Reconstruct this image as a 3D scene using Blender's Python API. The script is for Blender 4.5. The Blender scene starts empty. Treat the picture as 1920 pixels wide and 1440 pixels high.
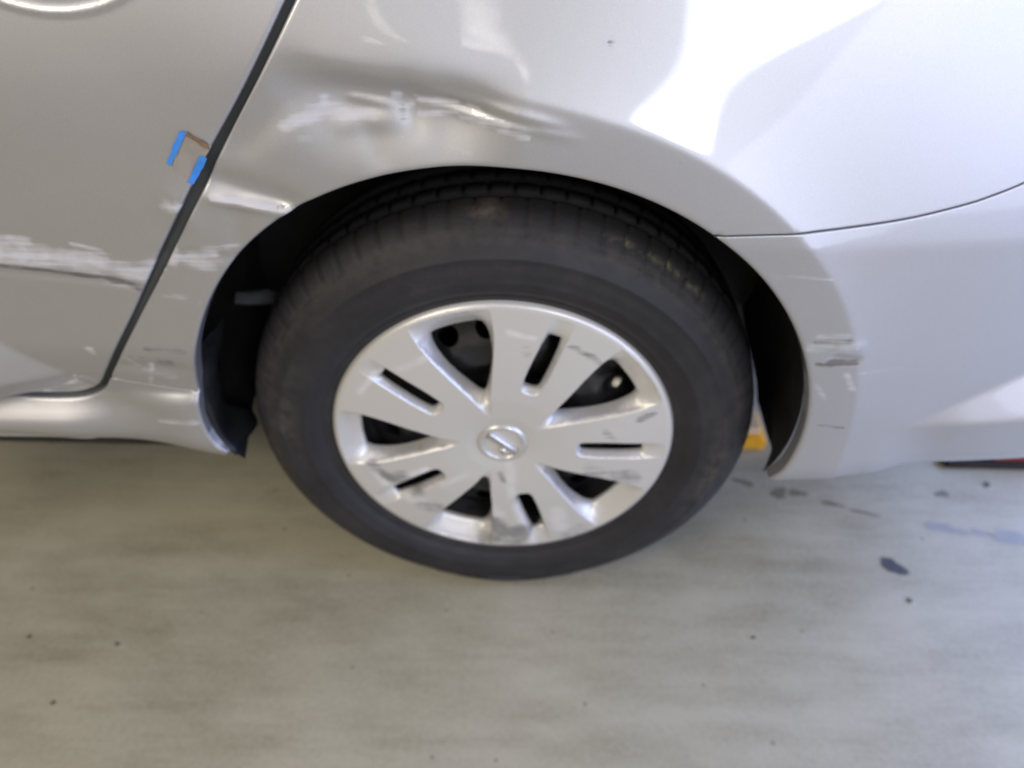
import bpy, bmesh, math, random
import numpy as np
from mathutils import Vector, Matrix
from mathutils.geometry import delaunay_2d_cdt

random.seed(7)
rng = np.random.default_rng(7)
scene = bpy.context.scene
col = scene.collection

# ---------------------------------------------------------------- camera
cam_data = bpy.data.cameras.new('camera')
cam = bpy.data.objects.new('camera', cam_data)
col.objects.link(cam)
YAW, PITCH = -.0302, .7153
fwd = Vector((math.sin(YAW) * math.cos(PITCH), math.cos(YAW) * math.cos(PITCH), -math.sin(PITCH)))
right = Vector((math.cos(YAW), -math.sin(YAW), 0))
upv = right.cross(fwd)
m = Matrix((right, upv, -fwd)).transposed().to_4x4()
m.translation = Vector((.0318, -.6615, .9672))
cam.matrix_world = m
cam_data.sensor_fit = 'HORIZONTAL'
cam_data.sensor_width = 36
cam_data.lens = 27.0
cam_data.clip_start = .02
cam_data.clip_end = 200
cam_data.dof.use_dof = True
cam_data.dof.focus_distance = .62
cam_data.dof.aperture_fstop = 3.1
scene.camera = cam

# ---------------------------------------------------------------- world, lamps, exposure
world = bpy.data.worlds.new('World')
scene.world = world
world.use_nodes = True
wb = world.node_tree.nodes['Background']
wb.inputs[0].default_value = (.635, .565, .470, 1)
wb.inputs[1].default_value = .52

def area(name, loc, target, size, power, color, shape='RECTANGLE', roll=0):
    ld = bpy.data.lights.new(name, 'AREA')
    ld.shape = shape
    ld.size, ld.size_y = size
    ld.energy = power
    ld.color = color
    o = bpy.data.objects.new(name, ld)
    col.objects.link(o)
    o.location = loc
    d = Vector(target) - Vector(loc)
    o.rotation_euler = (d.to_track_quat('-Z', 'Y').to_matrix() @ Matrix.Rotation(roll, 3, 'Z')).to_euler()
    return o

area('doorway_daylight', (3.0, -2.5, 1.3), (.3, 0, .6), (3.4, 2.3), 44, (.74, .78, 1.0), 'ELLIPSE')
area('skylight', (1.33, -2.96, 2.18), (.2, 0, .7), (1.04, 1.17), 30, (.86, .90, 1.0), 'ELLIPSE')
area('yard_daylight', (2.0, .1, 1.1), (.3, -.1, 0), (2.0, 1.6), 76, (.31, .45, 1.0))
area('ceiling_lamp', (-1.6, -1.8, 2.2), (-.5, 0, .35), (1.3, .9), 32, (1.0, .90, .76))
# fluorescent tubes far back under the roof
for k, (loc, size, roll) in enumerate([((0.35, -7.25, 4.15), (.12, .012), .05), ((0.39, -7.25, 4.14), (.17, .012), .1), ((-0.66, -7.44, 3.68), (.35, .011), .5), ((-1.05, -7.60, 3.13), (.35, .011), .9)]):
    area('tube_lamp', loc, (-.05, 0, .77), size, 17 * size[0] * size[1] * math.pi, (1.0, .95, .88), roll=roll)

vs = scene.view_settings
scene.display_settings.display_device = 'sRGB'
vs.view_transform = 'Standard'
vs.look = 'None'
vs.exposure = 0
vs.gamma = 1
vs.use_curve_mapping = False
scene.render.engine = 'CYCLES'
scene.cycles.use_denoising = True
scene.cycles.max_bounces = 8
scene.cycles.pixel_filter_type = 'GAUSSIAN'
scene.cycles.filter_width = 2.0

# ---------------------------------------------------------------- body side surface
AC = (-0.006, 0.315)                      # centre of the wheel arch
ZBOT = [.2730, .2780, .2815, .2810, .2800, .2850, .3150]
_ct = np.radians([-60, -20, -2, 7, 14, 21, 28, 42, 57, 72, 85, 95.5, 105, 112, 125, 150, 240])
_cr = np.array([.396, .396, .396, .397, .399, .402, .406, .408, .408, .406, .407, .424, .452, .478, .50, .52, .52])

def sm(a, b, v):
    t = np.clip((v - a) / (b - a), 0, 1)
    return t * t * (3 - 2 * t)

def gauss(v, s):
    return np.exp(-(v / s) ** 2)

def seg_uv(x, z, a, b):
    """along-fraction and signed distance (left positive) to the segment a-b"""
    a = np.array(a); b = np.array(b); d = b - a; L = np.hypot(*d); d = d / L
    u = (x - a[0]) * d[0] + (z - a[1]) * d[1]
    v = -(x - a[0]) * d[1] + (z - a[1]) * d[0]
    return u / L, v

def ridge(x, z, a, b, w, amp, soft=.15):
    u, v = seg_uv(x, z, a, b)
    return amp * gauss(v, w) * sm(-soft, soft, u) * sm(1 + soft, 1 - soft, u)

def crease_r(th):
    return sum(np.interp(th + np.radians(d), _ct, _cr) for d in (-9, -6, -3, 0, 3, 6, 9)) / 7

def ridge2(x, z, a, b, wu, wd, amp, soft=.15):
    u, v = seg_uv(x, z, a, b)
    return amp * np.where(v > 0, gauss(v, wu), gauss(v, wd)) * sm(-soft, soft, u) * sm(1 + soft, 1 - soft, u)

def outward(x, z):
    """outward offset (towards -y) of the undented body side"""
    x = np.asarray(x, float); z = np.asarray(z, float)
    dx, dz = x - AC[0], z - AC[1]
    r = np.hypot(dx, dz)
    th = np.arctan2(dz, dx); th = np.where(th < -np.pi / 2, th + 2 * np.pi, th)
    rc = crease_r(th)
    # main side section
    up = np.clip(z - .60, 0, 1)
    door = .031 - .045 * (z - .55) - .30 * up ** 2 - .02 * sm(.47, .37, z)
    quart = .027 - .155 * up - .015 * np.minimum(z - .60, 0) - .26 * up ** 2
    w = sm(-.30, .02, x)
    base = door * (1 - w) + quart * w
    # rear corner
    base = base - .33 * np.clip(x - .33, 0, 2) ** 2 - 1.1 * np.clip(x - .72, 0, 2) ** 2.2
    # flare round the arch
    amp = .018 * sm(np.radians(128), np.radians(92), th)
    amp = amp * (1 - .35 * sm(np.radians(30), np.radians(0), th))
    L = .080
    dout = r - rc
    k = .055
    e = .0013 + .011 * sm(np.radians(86), np.radians(108), th)      # softness of the crease
    soft = e * np.logaddexp(0, dout / e)                            # ~max(0,dout)
    softn = e * np.logaddexp(0, -dout / e)
    fl = amp * np.exp(-soft / L) - k * softn * sm(np.radians(125), np.radians(95), th)
    o = base + fl
    # bumper: lower facet that faces up, and the tuck at its foot
    s = .0018
    f1 = s * np.logaddexp(0, (.3645 + (x - .447) * .57 - z) / s)
    f2 = s * np.logaddexp(0, (.3645 + (x - .447) * .126 - z) / s)
    o = o + (.38 * f1 - .64 * f2) * sm(.43, .52, x)
    zb = np.interp(x, [.33, .37, .41, .46, .52, .60, .95], ZBOT) - .002
    o = o - 9.0 * np.clip(zb + .035 - z, 0, .06) ** 2 * sm(.25, .33, x)
    # door foot: facet that faces up, then under
    zl = .416 + np.clip(-.478 - x, 0, 1) * .98
    g1 = s * np.logaddexp(0, (zl - z) / s); g2 = s * np.logaddexp(0, (.4165 - z) / s)
    o = o + (.36 * g1 - .8 * g2) * sm(-.42, -.50, x)
    # sill below the door
    sil = sm(-.30, -.37, x) * sm(.392, .375, z)
    zc = np.interp(x, [-.60, -.50, -.44, -.40, -.355], [.345, .341, .336, .333, .325])
    rt = np.interp(x, [-.60, -.50, -.40], [.022, .028, .055])
    bul = .021 * sm(-.39, -.52, x)
    t = np.clip((zc - z) / rt, 0, .985)
    ledge = np.clip((.374 - z) / .030, 0, 1); ledge = ledge - .12 * np.sin(2 * np.pi * ledge) / np.pi
    prof = .016 + bul * ledge - .8 * rt * (1 - np.sqrt(1 - t ** 2)) + .014 * sm(-.47, -.36, x)
    o = o * (1 - sil) + sil * prof
    return o

def dents(x, z):
    """how far collision damage has pushed the skin (positive = outward)"""
    o = np.zeros_like(x)
    # cup behind the door handle
    q = np.sqrt(((x + .353) / .080) ** 2 + ((z - .8355) / .046) ** 2)
    o += -.016 * sm(1.0, .55, q) + .0012 * gauss(q - 1.04, .05)
    # long dent along the flare crease
    o += ridge2(x, z, (-.160, .728), (-.012, .714), .020, .046, -.0145, .25)
    o += ridge(x, z, (-.150, .752), (-.03, .728), .012, .0022, .3)
    o += ridge(x, z, (-.080, .738), (-.070, .695), .011, -.0018, .35)
    o += ridge(x, z, (-.050, .728), (.050, .706), .0045, .0016, .2)
    o += ridge(x, z, (-.048, .714), (.06, .696), .004, .0012, .2)
    o += ridge(x, z, (-.140, .700), (-.085, .706), .010, .0022, .3)
    o += ridge(x, z, (-.160, .738), (-.245, .672), .020, -.0042, .25)
    o += ridge(x, z, (-.120, .708), (-.100, .664), .012, -.0016, .3)
    o += ridge(x, z, (-.128, .722), (-.092, .716), .0035, .0014, .25)
    o += ridge(x, z, (-.066, .722), (-.010, .716), .0030, -.0012, .2)
    o += ridge(x, z, (-.030, .716), (.030, .703), .0035, -.0011, .2)
    # fold running from the door edge to the arch lip
    o += ridge(x, z, (-.270, .655), (-.185, .628), .012, -.0060, .25)
    o += ridge(x, z, (-.262, .632), (-.180, .617), .0055, .0036, .2)
    o += ridge(x, z, (-.240, .630), (-.255, .560), .012, -.0022, .3)
    # smaller knocks below it
    o += ridge(x, z, (-.325, .575), (-.255, .572), .006, -.0022, .3)
    o += ridge(x, z, (-.42, .435), (-.345, .428), .010, -.0022, .3)
    # door: pressed-in scrape along the moulding line
    o += ridge(x, z, (-.80, .585), (-.355, .540), .0045, -.0012, .02)
    o += ridge(x, z, (-.80, .600), (-.36, .556), .010, .0014, .02)
    o += ridge(x, z, (-.41, .562), (-.37, .541), .006, -.0014, .3)
    o += ridge(x, z, (-.30, .64), (-.285, .60), .014, .0025, .4)
    # arch lip at the rear: sharp knock
    o += ridge(x, z, (.338, .474), (.368, .472), .005, -.0026, .14)
    o += ridge(x, z, (.338, .492), (.368, .490), .006, .0010, .14)
    return o

def skin(x, z):
    return -(outward(x, z) + dents(x, z))

# ---------------------------------------------------------------- material helpers
class NT:
    def __init__(self, name):
        self.mat = bpy.data.materials.new(name)
        self.mat.use_nodes = True
        self.t = self.mat.node_tree
        self.b = self.t.nodes['Principled BSDF']
    def n(self, typ, **kw):
        nd = self.t.nodes.new(typ)
        for k, v in kw.items():
            if k in nd.inputs and not hasattr(nd, k):
                nd.inputs[k].default_value = v
            else:
                setattr(nd, k, v)
        return nd
    def l(self, a, b):
        self.t.links.new(a, b)
    def val(self, sock, v):
        self.b.inputs[sock].default_value = v
    def noise(self, scale, detail=4, rough=.55, vec=None):
        nd = self.n('ShaderNodeTexNoise')
        nd.inputs['Scale'].default_value = scale
        nd.inputs['Detail'].default_value = detail
        nd.inputs['Roughness'].default_value = rough
        if vec: self.l(vec, nd.inputs['Vector'])
        return nd.outputs['Fac']
    def coords(self, scale=(1, 1, 1)):
        tc = self.n('ShaderNodeTexCoord')
        mp = self.n('ShaderNodeMapping')
        mp.inputs['Scale'].default_value = scale
        self.l(tc.outputs['Object'], mp.inputs['Vector'])
        return mp.outputs['Vector']
    def ramp(self, fac, stops):
        r = self.n('ShaderNodeValToRGB')
        el = r.color_ramp.elements
        while len(el) < len(stops): el.new(.5)
        for e, (p, c) in zip(el, stops):
            e.position = p
            e.color = c if len(c) == 4 else (*c, 1)
        self.l(fac, r.inputs['Fac'])
        return r.outputs['Color']
    def math(self, op, a, b=None, c=None, clamp=False):
        nd = self.n('ShaderNodeMath'); nd.operation = op; nd.use_clamp = clamp
        for i, v in enumerate((a, b, c)):
            if v is None: continue
            if isinstance(v, (int, float)): nd.inputs[i].default_value = v
            else: self.l(v, nd.inputs[i])
        return nd.outputs[0]
    def mixc(self, fac, a, b, mode='MIX'):
        nd = self.n('ShaderNodeMix'); nd.data_type = 'RGBA'; nd.blend_type = mode
        for s, v in ((0, fac), (6, a), (7, b)):
            if isinstance(v, tuple): nd.inputs[s].default_value = v if len(v) == 4 else (*v, 1)
            elif isinstance(v, (int, float)): nd.inputs[s].default_value = v
            else: self.l(v, nd.inputs[s])
        return nd.outputs[2]
    def mixf(self, fac, a, b):
        nd = self.n('ShaderNodeMix'); nd.data_type = 'FLOAT'
        for s, v in ((0, fac), (2, a), (3, b)):
            if isinstance(v, (int, float)): nd.inputs[s].default_value = v
            else: self.l(v, nd.inputs[s])
        return nd.outputs[0]
    def attr(self, name):
        a = self.n('ShaderNodeAttribute'); a.attribute_name = name
        return a.outputs['Fac']
    def bump(self, h, strength, dist):
        b = self.n('ShaderNodeBump')
        b.inputs['Strength'].default_value = strength
        b.inputs['Distance'].default_value = dist
        self.l(h, b.inputs['Height'])
        self.l(b.outputs['Normal'], self.b.inputs['Normal'])
    def to(self, src, sock):
        self.l(src, self.b.inputs[sock])

def worn(name, base, metallic, rough, coat, coat_rough, scuff_col, grime_col):
    """painted surface with rubbed and dirty places carried by the mesh attributes"""
    s = NT(name)
    v = s.coords((14, 14, 330))
    streak = s.noise(1.0, 5, .62, v)
    blot = s.noise(55, 4, .6, s.coords())
    tex = s.math('ADD', s.math('MULTIPLY', streak, .62), s.math('MULTIPLY', blot, .38))
    def mask(attr, lo, hi):
        m = s.math('ADD', s.attr(attr), s.math('MULTIPLY', s.math('SUBTRACT', tex, .5), 3.4))
        a = s.math('MULTIPLY', s.math('SUBTRACT', m, lo), 1 / (hi - lo), clamp=True)
        return s.math('MULTIPLY', a, s.math('MULTIPLY', s.attr(attr), 3.0, clamp=True))
    sc = mask('scuff', .15, 1.25)
    gr = mask('grime', .15, .85)
    dust = s.ramp(s.noise(6, 5, .6, s.coords()), [(.35, tuple(c * .97 for c in base)), (.7, base)])
    fl = s.noise(1400, 2, .5, s.coords())
    dust = s.mixc(.09, dust, s.ramp(fl, [(.35, (.1, .1, .1)), (.65, (.9, .9, .9))]), 'OVERLAY')
    c1 = s.mixc(s.math('MULTIPLY', sc, .95), dust, scuff_col)
    c2 = s.mixc(s.math('MULTIPLY', gr, .8), c1, grime_col)
    s.to(c2, 'Base Color')
    w = s.math('MAXIMUM', sc, gr)
    s.to(s.mixf(w, metallic, .15), 'Metallic')
    s.to(s.mixf(w, rough, .62), 'Roughness')
    s.to(s.mixf(w, coat, .05), 'Coat Weight')
    s.val('Coat Roughness', coat_rough)
    s.val('Coat IOR', 1.5)
    return s

paint = worn('silver_paint', (.548, .553, .572), .80, .46, 1.0, .03, (.62, .615, .65), (.075, .055, .042)).mat
cover_s = worn('silver_plastic', (.72, .71, .69), .42, .40, .35, .12, (.80, .80, .82), (.16, .155, .15))
cover_mat = cover_s.mat

def simple(name, colr, rough=.6, metallic=0., coat=0., nscale=0, namt=.3, bump=0, bscale=200):
    s = NT(name)
    s.val('Roughness', rough); s.val('Metallic', metallic); s.val('Coat Weight', coat)
    if nscale:
        f = s.noise(nscale, 5, .6, s.coords())
        s.to(s.ramp(f, [(.3, tuple(c * (1 - namt) for c in colr)), (.7, tuple(min(1, c * (1 + namt)) for c in colr))]), 'Base Color')
    else:
        s.val('Base Color', (*colr, 1))
    if bump:
        s.bump(s.noise(bscale, 3, .6, s.coords()), bump, .002)
    return s.mat

# tyre rubber: dusty sidewall with dirt smears
ts = NT('tyre_rubber')
tv = ts.coords()
d1 = ts.noise(9, 6, .65, tv)
d2 = ts.noise(60, 5, .6, tv)
dd = ts.math('ADD', ts.math('MULTIPLY', d1, .7), ts.math('MULTIPLY', d2, .3))
tc_ = ts.ramp(dd, [(.30, (.010, .0100, .0120)), (.52, (.0190, .0185, .0215)), (.75, (.038, .036, .039))])
tc_ = ts.mixc(ts.math('MULTIPLY', ts.attr('chalk'), ts.math('MULTIPLY', ts.math('SUBTRACT', d2, .46), 7, clamp=True), clamp=True), tc_, (.36, .32, .18))
tc_ = ts.mixc(ts.math('MULTIPLY', ts.attr('mud'), ts.math('MULTIPLY', ts.math('SUBTRACT', d2, .35), 3.0, clamp=True), clamp=True), tc_, (.20, .17, .14))
tc_ = ts.mixc(ts.attr('tread_shade'), tc_, (.014, .013, .0135))  # tyre crown darkened in colour for the shade inside the arch
ts.to(tc_, 'Base Color')
ts.val('Roughness', .62)
ts.bump(ts.noise(260, 4, .6, tv), .35, .0015)
tyre_mat = ts.mat

steel_mat = simple('black_steel', (.018, .018, .021), .38, .2, .2, 30, .5)
liner_mat = simple('liner_plastic', (.016, .015, .016), .55, 0, 0, 18, .5, .4, 350)
flap_mat = simple('flap_plastic', (.010, .0105, .0115), .42, 0, 0, 22, .5, .3, 250)
rubber_mat = simple('seal_rubber', (.050, .056, .058), .6)
under_mat = simple('underbody_black', (.02, .018, .016), .8, 0, 0, 8, .4)
grey_mat = simple('grey_metal', (.075, .077, .085), .75, .0, 0, 30, .3)
chrome_mat = simple('chrome', (.72, .72, .74), .12, 1.0)
badge_mat = simple('badge_silver', (.66, .65, .63), .30, .55, .4)
clip_mat = simple('pale_plastic', (.30, .31, .34), .4)
brass_mat = simple('valve_cap', (.55, .53, .42), .4)
blue_mat = simple('blue_tape', (.045, .25, .72), .6, 0, 0, 120, .12)
film_mat = simple('tan_tape', (.47, .43, .37), .5, 0, 0, 60, .12)
film_mat.node_tree.nodes['Principled BSDF'].inputs['Alpha'].default_value = .38
brown_mat = simple('brown_tape_edge', (.20, .13, .07), .7, 0, 0, 120, .3)
yellow_mat = simple('yellow_plastic', (.75, .38, .02), .45, 0, 0, 50, .15)
cream_mat = simple('cream_plastic', (.75, .55, .33), .5)
red_mat = simple('red_paint', (.34, .045, .028), .45, 0, .2, 30, .3)
black_mat = simple('black_plastic', (.020, .013, .011), .85, 0, 0, 20, .3)
grit_mat = simple('dark_grit', (.13, .115, .09), .8, 0, 0, 300, .5)

def stain(name, colr, rough, amount, nscale=90):
    """thin mark that thins out towards its rim"""
    s = NT(name)
    n1 = s.noise(nscale, 5, .6, s.coords())
    s.to(s.ramp(n1, [(.3, tuple(c * .75 for c in colr)), (.7, tuple(c * 1.2 for c in colr))]), 'Base Color')
    s.val('Roughness', rough)
    e = s.math('ADD', s.attr('core'), s.math('MULTIPLY', s.math('SUBTRACT', n1, .5), .9))
    s.to(s.math('MULTIPLY', s.math('MULTIPLY', e, 1.7, clamp=True), amount), 'Alpha')
    return s.mat
stain_mat = stain('oil_stain', (.070, .070, .074), .6, .78)
moss_mat = stain('green_dirt', (.16, .155, .09), .9, .45, 130)
damp_sheen_mat = stain('damp_sheen', (.36, .38, .42), .22, .34, 60)  # pale blue colour stands for daylight reflected in the wet floor

# concrete floor
fs = NT('concrete')
fv = fs.coords()
big = fs.noise(1.6, 6, .6, fv)
mid = fs.noise(9, 6, .62, fs.coords((.55, 1.5, 1)))
fine = fs.noise(130, 4, .6, fv)
brush = fs.noise(7, 6, .6, fs.coords((.35, 4.5, 1)))
mixn = fs.math('ADD', fs.math('ADD', fs.math('MULTIPLY', big, .30), fs.math('MULTIPLY', mid, .42)),
               fs.math('ADD', fs.math('MULTIPLY', brush, .20), fs.math('MULTIPLY', fine, .16)))
fc = fs.ramp(mixn, [(.38, (.236, .213, .140)), (.50, (.352, .322, .224)), (.62, (.440, .406, .295))])
vor = fs.n('ShaderNodeTexVoronoi'); vor.inputs['Scale'].default_value = 26; vor.inputs['Randomness'].default_value = 1
fs.l(fv, vor.inputs['Vector'])
vc = fs.n('ShaderNodeSeparateColor'); fs.l(vor.outputs['Color'], vc.inputs['Color'])
speck = fs.math('MULTIPLY', fs.math('LESS_THAN', vor.outputs['Distance'], .085), fs.math('GREATER_THAN', vc.outputs[0], .80))
fc = fs.mixc(fs.math('MULTIPLY', speck, .42), fc, (.13, .115, .10))
fs.to(fc, 'Base Color')
fs.to(fs.mixf(mid, .38, .62), 'Roughness')
fs.val('Specular IOR Level', .4)
fs.bump(fs.math('ADD', fs.math('MULTIPLY', fine, .4), mid), .10, .004)
floor_mat = fs.mat

# ---------------------------------------------------------------- mesh helpers
def mesh_obj(name, verts, faces, mat, parent=None, smooth=True, attrs=None):
    me = bpy.data.meshes.new(name)
    me.from_pydata([tuple(v) for v in verts], [], [tuple(f) for f in faces])
    if smooth:
        me.polygons.foreach_set('use_smooth', [True] * len(me.polygons))
    if attrs:
        for k, v in attrs.items():
            a = me.attributes.new(k, 'FLOAT', 'POINT')
            a.data.foreach_set('value', np.asarray(v, np.float32))
    me.materials.append(mat)
    me.update()
    o = bpy.data.objects.new(name, me)
    col.objects.link(o)
    if parent: o.parent = parent
    return o

def bm_obj(name, bm, mat, parent=None, smooth=True, loc=None):
    me = bpy.data.meshes.new(name)
    bmesh.ops.recalc_face_normals(bm, faces=bm.faces[:])
    bm.to_mesh(me); bm.free()
    if smooth: me.polygons.foreach_set('use_smooth', [True] * len(me.polygons))
    me.materials.append(mat)
    o = bpy.data.objects.new(name, me)
    col.objects.link(o)
    if parent: o.parent = parent
    if loc: o.location = loc
    return o

def box_bm(bm, lo, hi, bev=.0):
    r = bmesh.ops.create_cube(bm, size=1)
    for v in r['verts']:
        v.co = Vector([(lo[i] + hi[i]) / 2 + v.co[i] * (hi[i] - lo[i]) for i in range(3)])
    if bev:
        es = {e for v in r['verts'] for e in v.link_edges}
        bmesh.ops.bevel(bm, geom=list(es), offset=bev, segments=2, affect='EDGES', profile=.5)

def empty(name, loc=(0, 0, 0)):
    o = bpy.data.objects.new(name, None)
    col.objects.link(o); o.location = loc
    return o

def tag(o, label=None, cat=None, group=None, kind=None):
    if label: o['label'] = label
    if cat: o['category'] = cat
    if group: o['group'] = group
    if kind: o['kind'] = kind
    return o

def catmull(pts, step):
    P = np.array(pts, float)
    P = np.vstack([2 * P[0] - P[1], P, 2 * P[-1] - P[-2]])
    out = []
    for i in range(1, len(P) - 2):
        p0, p1, p2, p3 = P[i - 1:i + 3]
        n = max(1, int(round(np.hypot(*(p2 - p1)) / step)))
        for k in range(n):
            t = k / n
            out.append(.5 * (2 * p1 + (p2 - p0) * t + (2 * p0 - 5 * p1 + 4 * p2 - p3) * t * t + (3 * p1 - p0 - 3 * p2 + p3) * t ** 3))
    out.append(P[-2])
    return np.array(out)

def offset_line(L, d):
    """shift a polyline to its left by d"""
    t = np.gradient(L, axis=0)
    t /= np.hypot(t[:, 0], t[:, 1])[:, None]
    return L + d * np.c_[-t[:, 1], t[:, 0]]

def seg_dist(pts, poly, closed=True):
    """distance of each point to a polyline and index of the nearest segment"""
    A = poly; B = np.roll(poly, -1, 0)
    if not closed: A, B = A[:-1], B[:-1]
    best = np.full(len(pts), 1e9); idx = np.zeros(len(pts), int)
    D = B - A; L2 = (D ** 2).sum(1) + 1e-18
    for s in range(0, len(pts), 4000):
        p = pts[s:s + 4000]
        t = np.clip(((p[:, None, :] - A) * D).sum(2) / L2, 0, 1)
        q = A + t[..., None] * D
        dd = ((p[:, None, :] - q) ** 2).sum(2)
        i = dd.argmin(1)
        idx[s:s + 4000] = i
        best[s:s + 4000] = np.sqrt(dd[np.arange(len(p)), i])
    return best, idx

def inside(pts, poly):
    res = np.zeros(len(pts), bool)
    x0, y0 = poly[:, 0], poly[:, 1]
    x1, y1 = np.roll(x0, -1), np.roll(y0, -1)
    for s in range(0, len(pts), 4000):
        p = pts[s:s + 4000]
        c = (y0 > p[:, 1:2]) != (y1 > p[:, 1:2])
        xi = (x1 - x0) * (p[:, 1:2] - y0) / (y1 - y0 + 1e-30) + x0
        res[s:s + 4000] = (c & (p[:, 0:1] < xi)).sum(1) % 2 == 1
    return res

def hexgrid(lo, hi, h, jit=0.):
    xs = np.arange(lo[0], hi[0], h); zs = np.arange(lo[1], hi[1], h * .866)
    X, Z = np.meshgrid(xs, zs)
    X = X + (np.arange(len(zs)) % 2)[:, None] * h / 2
    P = np.c_[X.ravel(), Z.ravel()]
    return P + rng.uniform(-jit, jit, P.shape)

def capsule(P, line, w):
    L = np.array(line, float)
    if len(L) == 1: L = np.vstack([L, L + 1e-5])
    d, _ = seg_dist(P, L, closed=False)
    return np.clip(1.35 - d / w, 0, 1)

def strokes(P, table):
    a = np.zeros(len(P))
    for line, w, i in table:
        L = np.array(line)
        near = (P[:, 0] > L[:, 0].min() - 2 * w) & (P[:, 0] < L[:, 0].max() + 2 * w) & (P[:, 1] > L[:, 1].min() - 2 * w) & (P[:, 1] < L[:, 1].max() + 2 * w)
        if near.any():
            a[near] = np.maximum(a[near], i * capsule(P[near], line, w))
    return a

def triangulate(pts, edges, keep):
    vv, ee, ff, ov, oe, of = delaunay_2d_cdt([Vector(p) for p in pts], edges, [], 0, 1e-7, True)
    V = np.array([v[:] for v in vv]); F = np.array([f for f in ff if len(f) == 3])
    c = V[F].mean(1)
    F = F[keep(c)]
    # orientation: counter-clockwise in (x,z), so the normal faces -y
    a = V[F[:, 1]] - V[F[:, 0]]; b = V[F[:, 2]] - V[F[:, 0]]
    fl = a[:, 0] * b[:, 1] - a[:, 1] * b[:, 0] < 0
    F[fl] = F[fl][:, ::-1]
    return V, F

SCUFF = [
    ([(-0.1856, 0.6992), (-0.1706, 0.7058), (-0.1562, 0.7096)], 0.0061, 0.80),
    ([(-0.1634, 0.7077), (-0.1467, 0.7116), (-0.1335, 0.7074)], 0.0075, 0.85),
    ([(-0.1336, 0.7065), (-0.1219, 0.7076), (-0.1094, 0.7087)], 0.0041, 0.90),
    ([(-0.1489, 0.7190), (-0.1492, 0.7168)], 0.0054, 0.70),
    ([(-0.0893, 0.7239), (-0.0835, 0.7240)], 0.0031, 0.90),
    ([(-0.0788, 0.7138), (-0.0736, 0.7160)], 0.0031, 0.80),
    ([(-0.0718, 0.7234), (-0.0682, 0.7226)], 0.0020, 0.60),
    ([(-0.0661, 0.7201), (-0.0504, 0.7199), (-0.0347, 0.7184)], 0.0034, 0.90),
    ([(-0.0244, 0.7172), (-0.0163, 0.7147)], 0.0034, 0.90),
    ([(-0.0678, 0.7079), (-0.0349, 0.7106)], 0.0024, 0.70),
    ([(-0.0305, 0.7063), (-0.0124, 0.7047), (0.0080, 0.7032)], 0.0037, 0.80),
    ([(0.0012, 0.6987), (0.0263, 0.6955)], 0.0027, 0.90),
    ([(-0.0438, 0.6828), (-0.0235, 0.6786)], 0.0020, 0.50),
    ([(-0.1345, 0.6988), (-0.1062, 0.7044)], 0.0034, 0.40),
    ([(-0.1733, 0.6893), (-0.1446, 0.6931)], 0.0041, 0.30),
    ([(-0.2623, 0.6342), (-0.2423, 0.6313), (-0.2230, 0.6286), (-0.1905, 0.6215)], 0.0034, 1.00),
    ([(-0.3069, 0.6264), (-0.2933, 0.6250)], 0.0048, 0.95),
    ([(-0.3182, 0.5712), (-0.3018, 0.5738), (-0.2753, 0.5760)], 0.0054, 0.90),
    ([(-0.3094, 0.5841), (-0.3184, 0.5665)], 0.0041, 0.90),
    ([(-0.2989, 0.5651), (-0.2796, 0.5625)], 0.0061, 0.55),
    ([(-0.2851, 0.5822), (-0.2501, 0.5845)], 0.0027, 0.60),
    ([(-0.5096, 0.5897), (-0.4791, 0.5879), (-0.4541, 0.5855)], 0.0075, 1.00),
    ([(-0.5168, 0.5735), (-0.4864, 0.5705), (-0.4555, 0.5687), (-0.4192, 0.5670), (-0.3947, 0.5616)], 0.0129, 1.00),
    ([(-0.4610, 0.5814), (-0.4162, 0.5753), (-0.3817, 0.5689)], 0.0068, 0.80),
    ([(-0.4041, 0.5650), (-0.3777, 0.5571), (-0.3541, 0.5528), (-0.3383, 0.5597)], 0.0116, 1.00),
    ([(-0.4111, 0.5851), (-0.3839, 0.5782)], 0.0027, 0.80),
    ([(-0.3828, 0.5736), (-0.3674, 0.5477)], 0.0034, 0.70),
    ([(-0.4307, 0.5785), (-0.4021, 0.5709)], 0.0054, 0.50),
    ([(-0.4367, 0.4592), (-0.4348, 0.4554)], 0.0048, 0.80),
    ([(-0.3358, 0.5274), (-0.3018, 0.5224)], 0.0020, 0.50),
    ([(-0.3977, 0.3484), (-0.3531, 0.3483)], 0.0041, 0.60),
    ([(-0.4047, 0.4497), (-0.3869, 0.4189)], 0.0034, 0.40),
    ([(-0.3792, 0.4364), (-0.3920, 0.4049)], 0.0034, 0.70),
    ([(-0.3765, 0.4182), (-0.3640, 0.4167)], 0.0068, 0.45),
    ([(-0.4433, 0.3584), (-0.4183, 0.3558)], 0.0034, 0.35),
    ([(0.3184, 0.5017), (0.3463, 0.5040)], 0.0041, 0.60),
    ([(0.3159, 0.4851), (0.3564, 0.4873)], 0.0082, 0.55),
    ([(0.3599, 0.4535), (0.3731, 0.4311)], 0.0041, 0.70),
    ([(0.3309, 0.4399), (0.3470, 0.4173)], 0.0034, 0.60),
    ([(0.2557, 0.5732), (0.3132, 0.5691)], 0.0020, 0.60),
    ([(0.3696, 0.4538), (0.4206, 0.4570)], 0.0017, 0.50),
    ([(-0.3434, 0.3272), (-0.3405, 0.2998)], 0.0034, 0.90),
]
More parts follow.
